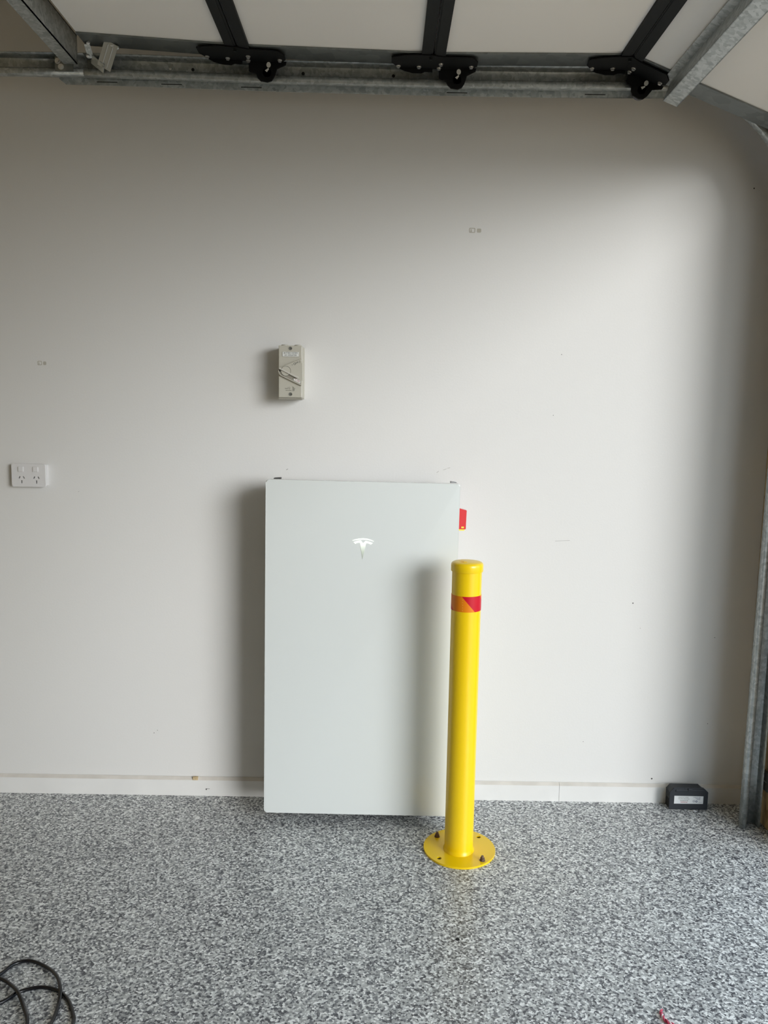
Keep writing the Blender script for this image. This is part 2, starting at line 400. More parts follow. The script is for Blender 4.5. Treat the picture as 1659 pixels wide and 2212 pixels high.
o = obj('speck', b, M_['speck'], wall_back); o['kind'] = 'stuff'

# ------------------------------------------------------------------ home battery
BX, BZ, BW, BH = -0.3683, 0.03796, 0.609, 1.099
bat = thing('home_battery', 'large white rectangular wall battery unit with glowing emblem behind the yellow bollard', 'battery', (BX, 0, BZ))
bat.rotation_euler[1] = 0.006148
def L(o): return o
def bobj(name, bm, m, parent=bat, smooth=False):
    """battery parts are written in the unit's own coordinates"""
    bmesh.ops.transform(bm, matrix=Matrix.Translation((BX, 0, BZ)), verts=bm.verts)
    return obj(name, bm, m, parent, smooth)
b = BM(); prism(b, rrect(0, BW, 0, BH, 0.0075, 5), 0.155, 0.193, face_mtx(0, 0, 0))
es = [e for e in b.edges if all(abs(v.co.y + 0.193) < 1e-6 for v in e.verts)]
bmesh.ops.bevel(b, geom=es, offset=0.003, segments=3, profile=0.5, affect='EDGES')
cover = bobj('front_cover', b, M_['cover'], smooth=True)
b = BM(); box(b, 0.010, BW-0.010, -0.151, -0.030, 0.012, BH-0.022, 0.004); bobj('chassis', b, M_['chassis'])
b = BM(); box(b, 0.016, BW-0.016, -0.156, -0.150, 0.014, BH-0.024); bobj('gap_filler', b, M_['dark_plate'])  # dark filler plate in the gap behind the cover
b = BM(); box(b, 0.06, BW-0.06, -0.031, -0.0008, 0.10, BH-0.10); bobj('wall_bracket', b, M_['grey_plate'])
b = BM(); prism(b, [(0.014, 1.06), (0.034, 1.06), (0.036, BH+0.0005), (0.014, BH-0.001)], 0.085, 0.115, face_mtx(0, 0, 0)); bobj('mounting_tab', b, M_['dark_plate'])
b = BM(); prism(b, [(0.586, 1.06), (0.602, 1.06), (0.605, BH-0.002), (0.586, BH+0.001)], 0.085, 0.115, face_mtx(0, 0, 0)); bobj('mounting_tab', b, M_['grey_plate'])
b = BM(); box(b, -0.004, 0.012, -0.12, -0.10, 0.885, 0.889); bobj('side_clip', b, M_['dark_plate'])
b = BM(); mt = face_mtx(0, 0, 0)
prism(b, [(0.597, 0.947), (0.6385, 0.947), (0.6395, 1.008), (0.597, 1.019)], 0.105, 0.122, mt)
sw = bobj('switch_cover', b, M_['red'])
b = BM(); prism(b, rrect(0.6235, 0.6325, 0.9505, 0.9555, 0.002, 3), 0.122, 0.1228, mt)
prism(b, [(0.605, 0.9415), (0.633, 0.942), (0.637, 0.9468), (0.605, 0.9468)], 0.107, 0.120, mt); bobj('seal', b, M_['yellow_tag'], sw)
# emblem: arched bar above a tapering T
def ex(X, Y):                                            # emblem drawing units -> cover coordinates
    return ((X-814)*0.0000912*1.24 + 0.3080, (700-Y)*0.0000912*1.24 + 0.8885)
arc_t = [(512, 475), (600, 443), (700, 420), (814, 412), (930, 420), (1030, 448), (1118, 488)]
arc_b = [(1110, 500), (1020, 475), (920, 458), (814, 455), (715, 458), (610, 470), (518, 488)]
tee = [(545, 525), (600, 505), (660, 487), (720, 476), (752, 474), (814, 550), (880, 484), (930, 490), (1000, 508), (1088, 545),
       (1030, 588), (985, 565), (940, 552), (900, 550), (808, 1005), (728, 542), (690, 540), (640, 552), (600, 580)]
b = BM()
prism(b, [ex(*q) for q in (arc_t + arc_b)][::-1], 0.1926, 0.1936, mt)
prism(b, [ex(*q) for q in tee][::-1], 0.1926, 0.1936, mt)
zlo, zhi = ex(0, 1005)[1], ex(0, 412)[1]
em = bobj('emblem', b, logo_mat(zlo, zhi), cover)

# ------------------------------------------------------------------ yellow bollard
PX, PY, PR = 0.2600, -0.338, 0.0443
bol = thing('safety_bollard', 'yellow steel bollard with red and orange tape, bolted down before the white battery', 'bollard', (PX, PY, 0))
prof = [(0, 0.005), (PR+0.0038, 0.005), (PR+0.0034, 0.0085), (PR+0.0012, 0.013), (PR, 0.019), (PR, 0.900), (0, 0.900)]
b = BM(); lathe(b, prof, PX, PY, 64); post = obj('post', b, M_['yellow'], bol, True)
b = BM(); cp = [(0, 0.887), (0.0472, 0.887), (0.0480, 0.889), (0.0482, 0.904), (0.0476, 0.9085), (0.0455, 0.9120), (0.0415, 0.9145), (0.030, 0.9165), (0.015, 0.9178), (0, 0.918)]
lathe(b, cp, PX, PY, 64); cap = obj('cap', b, M_['yellow'], bol, True)
b = BM(); box(b, PX-0.0135, PX-0.0025, PY-0.022, PY-0.012, 0.9160, 0.9182, 0.0008); obj('cap_mark', b, M_['yellow'], cap)
b = BM(); lathe(b, [(PR+0.0002, 0.7705), (PR+0.0007, 0.7708), (PR+0.0007, 0.8172), (PR+0.0002, 0.8175)], PX, PY, 72)
band = obj('reflective_tape', b, band_mat(PX, PY, PR, 0.8172), bol, True)
b = BM()
for k in range(5):
    a = math.radians(-19); r_ = PR + 0.0009
    c = Vector((PX + r_*math.sin(a), PY - r_*math.cos(a), 0.808 - k*0.0078))
    mtx = Matrix.Translation(c) @ Matrix.Rotation(a, 4, 'Z') @ Matrix(((1, 0, 0, 0), (0, 0, -1, 0), (0, 1, 0, 0), (0, 0, 0, 1)))
    text(b, 'c', 0.0055, mtx)
obj('lettering', b, M_['letter_orange'], band)
# base plate with four fixing holes
spots = [(0.198, -0.269), (0.326, -0.402), (0.1955, -0.3925), (0.331, -0.268)]
b = BM(); holed(b, disc(PX+0.003, PY+0.0075, 0.1115, 72), [disc(x, y, 0.0072, 18) for x, y in spots], 0.0, 0.006, Matrix.Identity(4))
plate = obj('base_plate', b, M_['yellow'], bol)
for x, y in spots[2:]:
    b = BM(); prism(b, disc(x, y, 0.0071, 16), 0.0, 0.0012); obj('bolt_hole', b, M_['hole'], plate)
for x, y in spots[:2]:
    b = BM()
    prism(b, disc(x, y, 0.0088, 20), 0.006, 0.0076); prism(b, disc(x, y, 0.0076, 6, 0.3), 0.0076, 0.0140)
    lathe(b, [(0, 0.012), (0.0044, 0.012), (0.0044, 0.0190), (0.0034, 0.0212), (0, 0.0212)], x, y, 14)
    obj('anchor_bolt', b, M_['rust'], bol, True)

# ------------------------------------------------------------------ rotary isolator
IX0, IZ0 = -0.3358, 1.3950
iso = thing('rotary_isolator', 'grey beige rotary isolator switch box mounted on the wall above the battery', 'switch', (IX0+0.037, 0, IZ0))
ft = face_mtx(IX0, 0, IZ0)
def pm(X, Y): return ((X-500)*0.0001265, (1650-Y)*0.0001213)
b = BM(); prism(b, [(-0.001, -0.003), (0.0752, -0.003), (0.0752, 0.163), (-0.001, 0.163)], 0.0005, 0.028, ft); obj('back_box', b, M_['iso'], iso)
b = BM(); prism(b, rrect(0, 0.074, 0.0, 0.1645, 0.0012, 2), 0.028, 0.083, ft)
es = [e for e in b.edges if all(abs(v.co.y + 0.083) < 1e-6 for v in e.verts)]
bmesh.ops.bevel(b, geom=es, offset=0.0015, segments=2, profile=0.5, affect='EDGES')
obj('front_cover', b, M_['iso'], iso)
b = BM(); prism(b, [(0.0, -0.0062), (0.074, -0.0062), (0.074, 0.0), (0, 0.0)], 0.03, 0.079, ft); obj('lower_lip', b, M_['iso_dark'], iso)
for u in (0.016, 0.058):
    b = BM(); lathe(b, [(0, 0.1640), (0.0115, 0.1640), (0.0115, 0.1675), (0.009, 0.1690), (0, 0.1690)], 0, 0, 24)
    bmesh.ops.transform(b, matrix=Matrix.Translation((IX0+u, -0.055, IZ0)), verts=b.verts)
    obj('conduit_plug', b, M_['iso'], iso, True)
for X, Y in ((795, 370), (800, 1565)):
    u, v = pm(X, Y)
    b = BM(); holed(b, disc(u, v, 0.0072, 24), [disc(u, v, 0.0058, 24)], 0.083, 0.0838, ft); rim = obj('screw_recess', b, M_['iso'], iso)
    b = BM(); prism(b, disc(u, v, 0.0058, 24), 0.083, 0.0832, ft); obj('screw', b, M_['screw'], rim)
    b = BM(); prism(b, rrect(u-0.001, u+0.0052, v-0.0007, v+0.0007, 0.0004, 2), 0.0832, 0.0834, ft); obj('screw_slot', b, M_['hole'], rim)
# engraved label plate
u0, v1 = pm(590, 455); u1, v0 = pm(1015, 590)
b = BM(); prism(b, [(u0, v0), (u1, v0), (u1, v1), (u0, v1)], 0.083, 0.0834, ft); lab = obj('label_frame', b, M_['iso_dark'], iso)
b = BM(); prism(b, [(u0+0.001, v0+0.001), (u1-0.0006, v0+0.001), (u1-0.0006, v1-0.0006), (u0+0.001, v1-0.0006)], 0.0834, 0.0846, ft); obj('label_plate', b, M_['iso_light'], lab)
b = BM()
uc = (u0+u1)/2
text(b, 'BATTERY SYSTEM', 0.0066, ft @ Matrix.Translation((uc, (v0+v1)/2+0.0037, 0.0847)), sx=0.86)
text(b, 'A.C. ISOLATOR', 0.0066, ft @ Matrix.Translation((uc, (v0+v1)/2-0.0030, 0.0847)), sx=0.86)
obj('lettering', b, M_['ink'], lab)
# fan-shaped dial housing, ring, lever
fan = [pm(500, 975), pm(505, 925), pm(535, 875), pm(1083, 640), pm(1083, 745), pm(1103, 750), pm(1103, 1208), pm(1083, 1213), pm(1083, 1338), pm(560, 1085), pm(520, 1045)]
b = BM(); prism(b, fan[::-1], 0.083, 0.0905, ft); dial = obj('dial_housing', b, M_['iso'], iso)
lowarm = [pm(530, 965), pm(990, 1165), pm(1075, 1215), pm(1070, 1300), pm(570, 1068), pm(535, 1025)]
b = BM(); prism(b, lowarm[::-1], 0.0905, 0.0908, ft); obj('lower_channel', b, M_['iso_dark'], dial)  # recess not cut; darker overlay stands for its shade
u, v = pm(690, 965)
b = BM(); holed(b, disc(u, v, 0.0162, 40), [disc(u, v, 0.0150, 40)], 0.0905, 0.0909, ft); obj('dial_groove', b, M_['ink_grey'], dial)
b = BM(); prism(b, disc(u, v, 0.0149, 40), 0.0905, 0.0935, ft); knob = obj('knob', b, M_['iso'], dial)
lev = [pm(515, 905), pm(530, 880), pm(1015, 1108), pm(1018, 1135), pm(985, 1150)]
b = BM(); prism(b, lev[::-1], 0.0905, 0.0975, ft); obj('lever', b, M_['iso_lever'], dial)
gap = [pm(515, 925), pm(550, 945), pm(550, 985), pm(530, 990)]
b = BM(); prism(b, gap[::-1], 0.0908, 0.0912, ft); obj('shadow_gap', b, M_['hole'], dial)  # gap not cut; dark slab on the dial carries its shade
# engraved positions
a1 = math.radians(23); a2 = math.radians(-24)
b = BM()
u, v = pm(915, 775); text(b, 'O', 0.0100, ft @ Matrix.Translation((u, v, 0.0907)) @ Matrix.Rotation(a1, 4, 'Z'))
u, v = pm(975, 740); text(b, 'OFF', 0.0058, ft @ Matrix.Translation((u, v, 0.0907)) @ Matrix.Rotation(a1, 4, 'Z'))
u, v = pm(848, 805); text(b, '-', 0.011, ft @ Matrix.Translation((u, v+0.001, 0.0907)) @ Matrix.Rotation(a1, 4, 'Z'))
u, v = pm(1040, 715); prism(b, [(u-0.0004, v-0.004), (u+0.0004, v-0.004), (u+0.0004, v+0.004), (u-0.0004, v+0.004)], 0.0906, 0.0908, ft)
obj('lettering', b, M_['ink'], dial)
b = BM(); u, v = pm(862, 1150); text(b, '-', 0.011, ft @ Matrix.Translation((u, v+0.001, 0.0910)) @ Matrix.Rotation(a2, 4, 'Z')); obj('tick_mark', b, M_['ink'], dial)
st_ = [pm(892, 1155), pm(960, 1165), pm(1062, 1215), pm(1055, 1285), pm(985, 1250), pm(890, 1205)]
b = BM(); prism(b, st_[::-1], 0.0908, 0.0911, ft); on = obj('on_sticker', b, M_['iso_light'], dial)
b = BM()
u, v = pm(938, 1186); text(b, 'I', 0.0085, ft @ Matrix.Translation((u, v, 0.0912)) @ Matrix.Rotation(a2, 4, 'Z'))
u, v = pm(1003, 1220); text(b, 'ON', 0.0068, ft @ Matrix.Translation((u, v, 0.0912)) @ Matrix.Rotation(a2, 4, 'Z'))
obj('red_lettering', b, M_['ink_red'], dial)
b = BM()
u, v = pm(705, 1412); text(b, 'nnl', 0.0072, ft @ Matrix.Translation((u-0.001, v, 0.0832)), sx=1.15)
u, v = pm(768, 1405); text(b, 'Q', 0.0085, ft @ Matrix.Translation((u, v, 0.0832)))
u, v = pm(742, 1466); text(b, 'IP66 500V', 0.0040, ft @ Matrix.Translation((u, v, 0.0832)))
u, v = pm(815, 1466); text(b, 'A', 0.0050, ft @ Matrix.Translation((u, v, 0.0832)))
for pts in ([(845, 1368), (875, 1380), (890, 1400), (920, 1425)], [(858, 1385), (862, 1430), (860, 1475), (890, 1478), (895, 1440), (872, 1405)], [(870, 1440), (905, 1445)]):
    q = [pm(*p_) for p_ in pts]
    for (x0, y0), (x1, y1) in zip(q, q[1:]):
        l_ = math.hypot(x1-x0, y1-y0); nx, ny = -(y1-y0)/l_*0.0006, (x1-x0)/l_*0.0006
        prism(b, [(x0-nx, y0-ny), (x1-nx, y1-ny), (x1+nx, y1+ny), (x0+nx, y0+ny)], 0.0830, 0.0832, ft)
obj('maker_print', b, M_['ink_grey'], iso)

# ------------------------------------------------------------------ double power outlet
OX0, OZ0, OW, OH = -1.2345, 1.0855, 0.1125, 0.0765
out = thing('power_outlet', 'white double power outlet with two rocker switches on the wall at far left', 'outlet', (OX0+OW/2, 0, OZ0))
fo = face_mtx(OX0, 0, OZ0, -0.0025)
b = BM(); prism(b, rrect(0.003, OW-0.003+0.0045, 0.003, OH-0.002, 0.004, 5), 0.0005, 0.0135, fo); obj('mounting_block', b, M_['outlet'], out, True)
slots = []
def rot_slot(cx, cz, ln, wd, a):
    ca, sa = math.cos(a), math.sin(a)
    return [(cx + ca*x - sa*y, cz + sa*x + ca*y) for x, y in ((-wd/2, -ln/2), (wd/2, -ln/2), (wd/2, ln/2), (-wd/2, ln/2))]
for cx in (0.0325, 0.0815):
    slots += [rot_slot(cx-0.0068, 0.0310, 0.0085, 0.0040, math.radians(-30)), rot_slot(cx+0.0075, 0.0310, 0.0085, 0.0040, math.radians(30)),
              rot_slot(cx+0.0005, 0.0165, 0.0105, 0.0042, 0)]
b = BM(); holed(b, rrect(0, OW, 0, OH, 0.0065, 6), slots, 0.0135, 0.0225, fo); fp = obj('face_plate', b, M_['outlet'], out)
md = fp.modifiers.new('soft_edge', 'BEVEL'); md.width = 0.0008; md.segments = 2; md.limit_method = 'ANGLE'
b = BM(); prism(b, [(0.02, 0.008), (0.095, 0.008), (0.095, 0.038), (0.02, 0.038)], 0.0135, 0.0150, fo)
for s_ in (): pass
obj('contact_recess', b, M_['slot'], out)
for cx in (0.0312, 0.0800):
    b = BM(); prism(b, rrect(cx-0.0092, cx+0.0092, OH-0.0268, OH-0.0090, 0.0022, 4), 0.0215, 0.0252, fo)
    es = [e for e in b.edges if all(abs(v.co.y + 0.0252) < 1e-6 for v in e.verts)]
    bmesh.ops.bevel(b, geom=es, offset=0.0016, segments=2, profile=0.5, affect='EDGES')
    obj('rocker_switch', b, M_['outlet'], out)

# ------------------------------------------------------------------ rodent bait box beside the skirting
bait = thing('bait_box', 'small black plastic bait box with upside-down white label on floor by the skirting', 'box', (1.085, -0.04, 0))
bait_x0, bait_x1, yf, yb = 1.0185, 1.1525, -0.058, -0.0165
mb_ = face_mtx(0, 0, 0)
b = BM(); prism(b, [(bait_x0, 0.0005), (bait_x1, 0.0005), (bait_x1, 0.064), (bait_x1-0.0175, 0.080), (bait_x0+0.0125, 0.080), (bait_x0, 0.064)], 0.052, 0.058, mb_)
bmesh.ops.bevel(b, geom=list(b.edges), offset=0.0012, segments=1, affect='EDGES'); obj('front_panel', b, M_['bait'], bait)
b = BM(); prism(b, [(bait_x0+0.003, 0.0005), (bait_x1-0.003, 0.0005), (bait_x1-0.003, 0.060), (bait_x1-0.0205, 0.0745), (bait_x0+0.0145, 0.0745), (bait_x0+0.003, 0.060)], 0.0145, 0.052, mb_); obj('body', b, M_['bait'], bait)
b = BM(); box(b, bait_x0+0.020, bait_x1-0.014, -0.060, -0.0575, 0.066, 0.0735, 0.001); box(b, bait_x0+0.062, bait_x0+0.075, -0.061, -0.0575, 0.067, 0.078, 0.001); obj('latch', b, M_['bait'], bait)
b = BM(); box(b, bait_x0+0.0015, bait_x0+0.004, -0.046, -0.022, 0.004, 0.034, 0.0008); obj('entry_hole', b, M_['hole'], bait)
fl = face_mtx(1.0855, -0.058, 0.0365, math.pi)                # the label is stuck on upside down
b = BM(); prism(b, [(-0.0505, -0.0137), (0.0505, -0.0143), (0.0505, 0.0143), (-0.0505, 0.0140)], 0.0001, 0.0006, fl); lb = obj('label', b, M_['sticker'], bait)
b = BM(); text(b, 'POISON', 0.0066, fl @ Matrix.Translation((0.0165, 0.0082, 0.0008)), sx=1.0); obj('red_lettering', b, M_['ink_red'], lb)
b = BM()
text(b, 'Bromadiolone', 0.0052, fl @ Matrix.Translation((0.0165, 0.0025, 0.0008)), sx=0.95)
text(b, 'Please keep away from', 0.0046, fl @ Matrix.Translation((0.0175, -0.0035, 0.0008)), sx=0.9)
text(b, 'children and animals', 0.0046, fl @ Matrix.Translation((0.0185, -0.0092, 0.0008)), sx=0.95)
obj('lettering', b, M_['ink_grey'], lb)
b = BM()
text(b, 'PEST CONTROL', 0.0042, fl @ Matrix.Translation((-0.028, -0.0098, 0.0008)), sx=0.85)
text(b, 'SERVICE', 0.0046, fl @ Matrix.Translation((-0.032, -0.0055, 0.0008)), sx=0.95)
text(b, 'licensed', 0.0036, fl @ Matrix.Translation((-0.034, -0.0012, 0.0008)))
text(b, '13 16 24', 0.0036, fl @ Matrix.Translation((-0.041, 0.0085, 0.0008)))
holed(b, disc(-0.0270, 0.0055, 0.0036, 18), [disc(-0.0270, 0.0055, 0.0018, 12)], 0.0006, 0.0009, fl)
holed(b, disc(-0.0180, 0.0045, 0.0040, 18), [disc(-0.0180, 0.0045, 0.0033, 18)], 0.0006, 0.0009, fl)
text(b, 'CE', 0.0038, fl @ Matrix.Translation((-0.0180, 0.0045, 0.0008)))
obj('blue_lettering', b, M_['ink_blue'], lb)

# ------------------------------------------------------------------ garage door track
trk = thing('door_track', 'galvanised steel door track along top of the wall and down beside the strand board', 'track', (1.237, -0.145, 0))
zl = [(-1.7, 2.337), (-1.146, 2.338), (-0.9, 2.338), (-0.737, 2.336), (-0.327, 2.329), (0.084, 2.326), (0.495, 2.327), (0.715, 2.330), (0.845, 2.331)]
prof = [(-0.1770, 0.006), (-0.1802, 0.002), (-0.1822, -0.005), (-0.1800, -0.0115), (-0.1740, -0.0130), (-0.158, -0.0110), (-0.1480, -0.006), (-0.1450, 0.003), (-0.1450, 0.038), (-0.148, 0.0445), (-0.156, 0.0470), (-0.1820, 0.0475)]
def zat(x):
    for (x0, z0), (x1, z1) in zip(zl, zl[1:]):
        if x <= x1: return z0 + (z1-z0)*(x-x0)/(x1-x0)
    return zl[-1][1]
b = BM(); sweep(b, prof, [(x, z, 0) for x, z in zl if x <= -0.9] + [(-0.9, 2.3381, 0)][:0]); hr0 = solid(obj('horizontal_rail', b, M_['galv'], trk, True), 0.0022)
b = BM(); xs = [-0.8998 + i*(0.845+0.8998)/30 for i in range(31)]
sweep(b, prof, [(x, zat(x), 0) for x in xs]); hr = solid(obj('horizontal_rail', b, M_['galv'], trk, True), 0.0022)
# curve and upright: the section's up direction turns with the path
RAD = 0.392; zc0 = 2.331
cprof = [(py, pz) for py, pz in prof]
path = []
for i in range(0, 19):
    a = math.radians(90*i/18)
    path.append((0.8452 + RAD*math.sin(a) - 0.0*math.sin(a), zc0 - RAD*(1-math.cos(a)), a))
b = BM(); sweep(b, cprof, path); solid(obj('curved_rail', b, M_['galv'], trk, True), 0.0022)
ztop = path[-1][1]; xv = path[-1][0]
b = BM(); sweep(b, cprof, [(xv-0.010, 0.0012, math.pi/2)] + [(xv-0.010+0.010*i/10, 0.0012 + (ztop-0.0016)*i/10, math.pi/2) for i in range(1, 11)]); vr = solid(obj('vertical_rail', b, M_['galv'], trk, True), 0.0022)
for zz in (0.143, 0.158):                                  # bolt pair on the upright
    b = BM(); prism(b, disc(xv+0.008, zz, 0.0042, 10), 0.1455, 0.150, face_mtx(0, 0, 0)); obj('rail_bolt', b, M_['zinc'], vr)
for zz in (0.30, 0.33, 0.54, 0.565, 0.80):
    b = BM(); prism(b, disc(xv+0.006, zz, 0.0028, 8), 0.1462, 0.1468, face_mtx(0, 0, 0)); obj('rail_hole', b, M_['hole'], vr)
for zz in (0.163, 1.35):                                   # brackets from the upright to the return wall
    b = BM(); box(b, 1.286, RX-0.0005, -0.190, -0.06, zz-0.031, zz+0.031); br = obj('track_bracket', b, M_['bracket_grey'], trk)
    b = BM(); box(b, 1.2852, 1.2862, -0.182, -0.16, zz-0.002, zz+0.001); obj('bracket_slot', b, M_['zinc'], br)
# slotted mounting flange behind the rail
fb = BM(); holes = []
for xc in (-0.842, -0.649, -0.410, 0.207, 0.622):
    holes.append([(xc-0.031, -0.0195), (xc+0.031, -0.0195), (xc+0.031, -0.0172), (xc-0.031, -0.0172)])
me_mtx = face_mtx(0, 0, 0)
outer = [(-0.965, -0.0275), (0.84, -0.0275), (0.84, 0.0), (-0.985, 0.0), (-0.985, -0.012)]
def dense(lo, n=40):
    o_ = []
    for (xa, ya), (xb, yb_) in zip(lo, lo[1:] + lo[:1]):
        k = n if abs(xb-xa) > 0.5 else 1
        o_ += [(xa + (xb-xa)*i/k, ya + (yb_-ya)*i/k) for i in range(k)]
    return o_
holed(fb, dense(outer), [], 0.146, 0.148, me_mtx)
for v in fb.verts: v.co.z += zat(v.co.x)
flg = obj('slotted_flange', fb, M_['galv'], trk)
for hl in holes:
    b = BM(); zc_ = zat(hl[0][0]+0.03); prism(b, [(q[0], q[1]+zc_) for q in hl], 0.1479, 0.1484, me_mtx); obj('flange_slot', b, M_['hole'], flg)  # slot not cut: dark slab stands for its shade
for xc in (-0.652, -0.255, 0.0155, -0.585):
    b = BM(); prism(b, disc(xc, zat(xc)+0.026, 0.0048, 12), 0.1462, 0.1470, me_mtx); obj('rail_hole', b, M_['hole'], hr)
b = BM(); lathe(b, [(0, 0), (0.0055, 0), (0.005, 0.003), (0, 0.004)], 0, 0, 12)
bmesh.ops.transform(b, matrix=face_mtx(-0.652, -0.147, zat(-0.652)+0.0262), verts=b.verts); obj('rail_bolt', b, M_['zinc'], hr)

# cross brace hanging the back of the tracks
brace = thing('cross_brace', 'galvanised steel channel crossing the ceiling at left end of the track', 'brace', (-0.94, -0.18, 2.36))
b = BM()
zb, zt = 2.352, 2.432; xr = -0.9145; xl_ = -0.955
box(b, xl_, xr, -4.2, -0.186, zb, zb+0.003); box(b, xr-0.003, xr, -4.2, -0.186, zb, zt); box(b, xl_, xr, -4.2, -0.186, zt-0.003, zt)
obj('channel', b, M_['galv'], brace)
b = BM(); box(b, -0.981, -0.928, -0.1865, -0.1835, 2.332, zb+0.02); obj('end_plate', b, M_['galv_plain'], brace)
for x, z in ((-0.9725, 2.3600), (-0.9635, 2.3440)):
    b = BM(); prism(b, disc(x, z, 0.0085, 16), 0.1866, 0.1880, me_mtx); prism(b, disc(x, z, 0.0060, 6, 0.2), 0.1880, 0.1935, me_mtx); obj('hex_bolt', b, M_['zinc'], brace)

# ------------------------------------------------------------------ sectional garage door (open overhead)
door = thing('garage_door', 'open white sectional garage door overhead with black joint strips and hinges', 'door', (0.1, -2.6, 2.4))
J = [(-0.8830, 2.3985), (-0.4280, 2.3745), (0.1270, 2.3625), (0.6900, 2.3690), (1.2130, 2.1690)]
DY0, DY1 = -4.14, -0.207
def seg_mtx(i):
    (x0, z0), (x1, z1) = J[i], J[i+1]; l_ = math.hypot(x1-x0, z1-z0); dx, dz = (x1-x0)/l_, (z1-z0)/l_
    return Matrix(((dx, 0, -dz, x0), (0, 1, 0, 0), (dz, 0, dx, z0), (0, 0, 0, 1))), l_
def lbox(bm, m, *a): return box(bm, *a, mtx=m)
for i in range(4):
    m, l_ = seg_mtx(i)
    g0 = 0.002; g1 = l_-0.002
    b = BM(); lbox(b, m, g0, g1, DY0, DY1-0.001, 0.0, 0.040); pn = obj('door_panel', b, M_['panel'], door)
    b = BM()                                              # galvanised end stile with its raised ridge
    s0 = g0 + (0.0 if i == 0 else 0.030); s1 = g1 - (0.0 if i == 3 else 0.030)
    lbox(b, m, s0, s1, -0.285, DY1, -0.0025, 0.0); lbox(b, m, s0, s1, -0.2855, -0.274, -0.0050, -0.0025); lbox(b, m, s0, s1, DY1, DY1+0.002, -0.0025, 0.038)
    obj('end_stile', b, M_['galv_plain'], pn)
    if i > 0:
        b = BM(); lbox(b, m, g0, 0.0335, DY0, -0.225, -0.0075, 0.0); lbox(b, m, g0+0.004, 0.0335, DY0, -0.225, -0.0095, -0.0075); obj('edge_channel', b, M_['black_strip'], pn)
    if i < 3:
        b = BM(); lbox(b, m, l_-0.0335, g1, DY0, -0.225, -0.0075, 0.0); lbox(b, m, l_-0.0335, g1-0.006, DY0, -0.225, -0.0095, -0.0075); obj('edge_channel', b, M_['black_strip'], pn)
# hinges with roller carriers at the three joints
def hexbolt(parent, m, x, y, z0, mat_=None):
    b = BM(); prism(b, disc(x, y, 0.0066, 14), z0-0.0015, z0, m); prism(b, disc(x, y, 0.0050, 6, 0.25), z0-0.0055, z0-0.0015, m)
    obj('hinge_bolt', b, mat_ or M_['zinc'], parent)
for k in (1, 2, 3):
    mL, lL = seg_mtx(k-1); mR, _ = seg_mtx(k)
    b = BM()
    prism(b, [(lL-0.118, -0.270), (lL-0.118, -0.236), (lL-0.100, -0.210), (lL-0.085, -0.206), (lL+0.004, -0.206), (lL+0.004, -0.290), (lL-0.036, -0.290), (lL-0.080, -0.283), (lL-0.100, -0.277)], -0.0125, -0.0096, mL)
    prism(b, [(lL-0.100, -0.0125), (lL-0.080, -0.021), (lL-0.055, -0.026), (lL-0.030, -0.026), (lL-0.020, -0.0215), (lL+0.002, -0.0215), (lL+0.002, -0.0096), (lL-0.100, -0.0096)], 0.204, 0.207, mL @ Matrix(((1, 0, 0, 0), (0, 0, -1, 0), (0, 1, 0, 0), (0, 0, 0, 1))))
    hg = obj('hinge', b, M_['black_metal'], door)
    # right leaf and hanging carrier
    b = BM()
    prism(b, [(-0.002, -0.206), (0.105, -0.206), (0.122, -0.212), (0.130, -0.222), (0.130, -0.250), (0.112, -0.276), (0.030, -0.280), (-0.002, -0.290)], -0.0125, -0.0096, mR)
    vm = mR @ Matrix(((1, 0, 0, 0), (0, 0, -1, 0), (0, 1, 0, 0), (0, 0, 0, 1)))
    prism(b, [(0.020, -0.0096), (0.021, -0.038), (0.027, -0.043), (0.042, -0.045), (0.046, -0.056), (0.056, -0.0655), (0.076, -0.068), (0.088, -0.064), (0.096, -0.052), (0.103, -0.030), (0.128, -0.018), (0.130, -0.0096)][::1], 0.201, 0.206, vm)
    prism(b, disc(0.074, -0.0420, 0.0125, 18), 0.176, 0.206, vm)
    obj('roller_carrier', b, M_['black_metal'], hg)
    b = BM(); prism(b, [(0.0785 + 0.0063*math.cos(t_*math.pi/8), -0.0205 + 0.0078*math.sin(t_*math.pi/8)) for t_ in range(16)], 0.2062, 0.2068, vm); obj('bright_hole', b, M_['bright_fill'], hg)  # pale disc laid on for a hole that shows bright
    b = BM(); prism(b, [(0.068, -0.036), (0.074, -0.041), (0.080, -0.032), (0.078, -0.029)], 0.2062, 0.2066, vm); obj('carrier_slot', b, M_['bright_fill'], hg)  # pale patch laid on for a slot that shows bright
    b = BM(); lathe(b, [(0, 0.148), (0.015, 0.148), (0.0215, 0.150), (0.0222, 0.156), (0.0222, 0.164), (0.0205, 0.168), (0.012, 0.170), (0.006, 0.172), (0.006, 0.206), (0, 0.206)], 0, 0, 28)
    pv = vm @ Vector((0.078, -0.0275, 0)); xr_, zr_ = pv.x, pv.z
    zr_ = zat(xr_) + 0.0225 if k < 3 else zr_
    bmesh.ops.transform(b, matrix=Matrix.Translation((xr_, 0, zr_)) @ Matrix(((1, 0, 0, 0), (0, 0, -1, 0), (0, 1, 0, 0), (0, 0, 0, 1))), verts=b.verts)
    obj('roller', b, M_['wheel'], hg, True)
    for s, y in ((lL-0.098, -0.218), (lL-0.038, -0.218)): hexbolt(hg, mL, s, y, -0.0125)
    hexbolt(hg, mL, lL-0.006, -0.276, -0.0125, M_['black_strip'])
    for s, y in ((0.024, -0.238), (0.020, -0.212), (0.113, -0.222)): hexbolt(hg, mR, s, y, -0.0125)
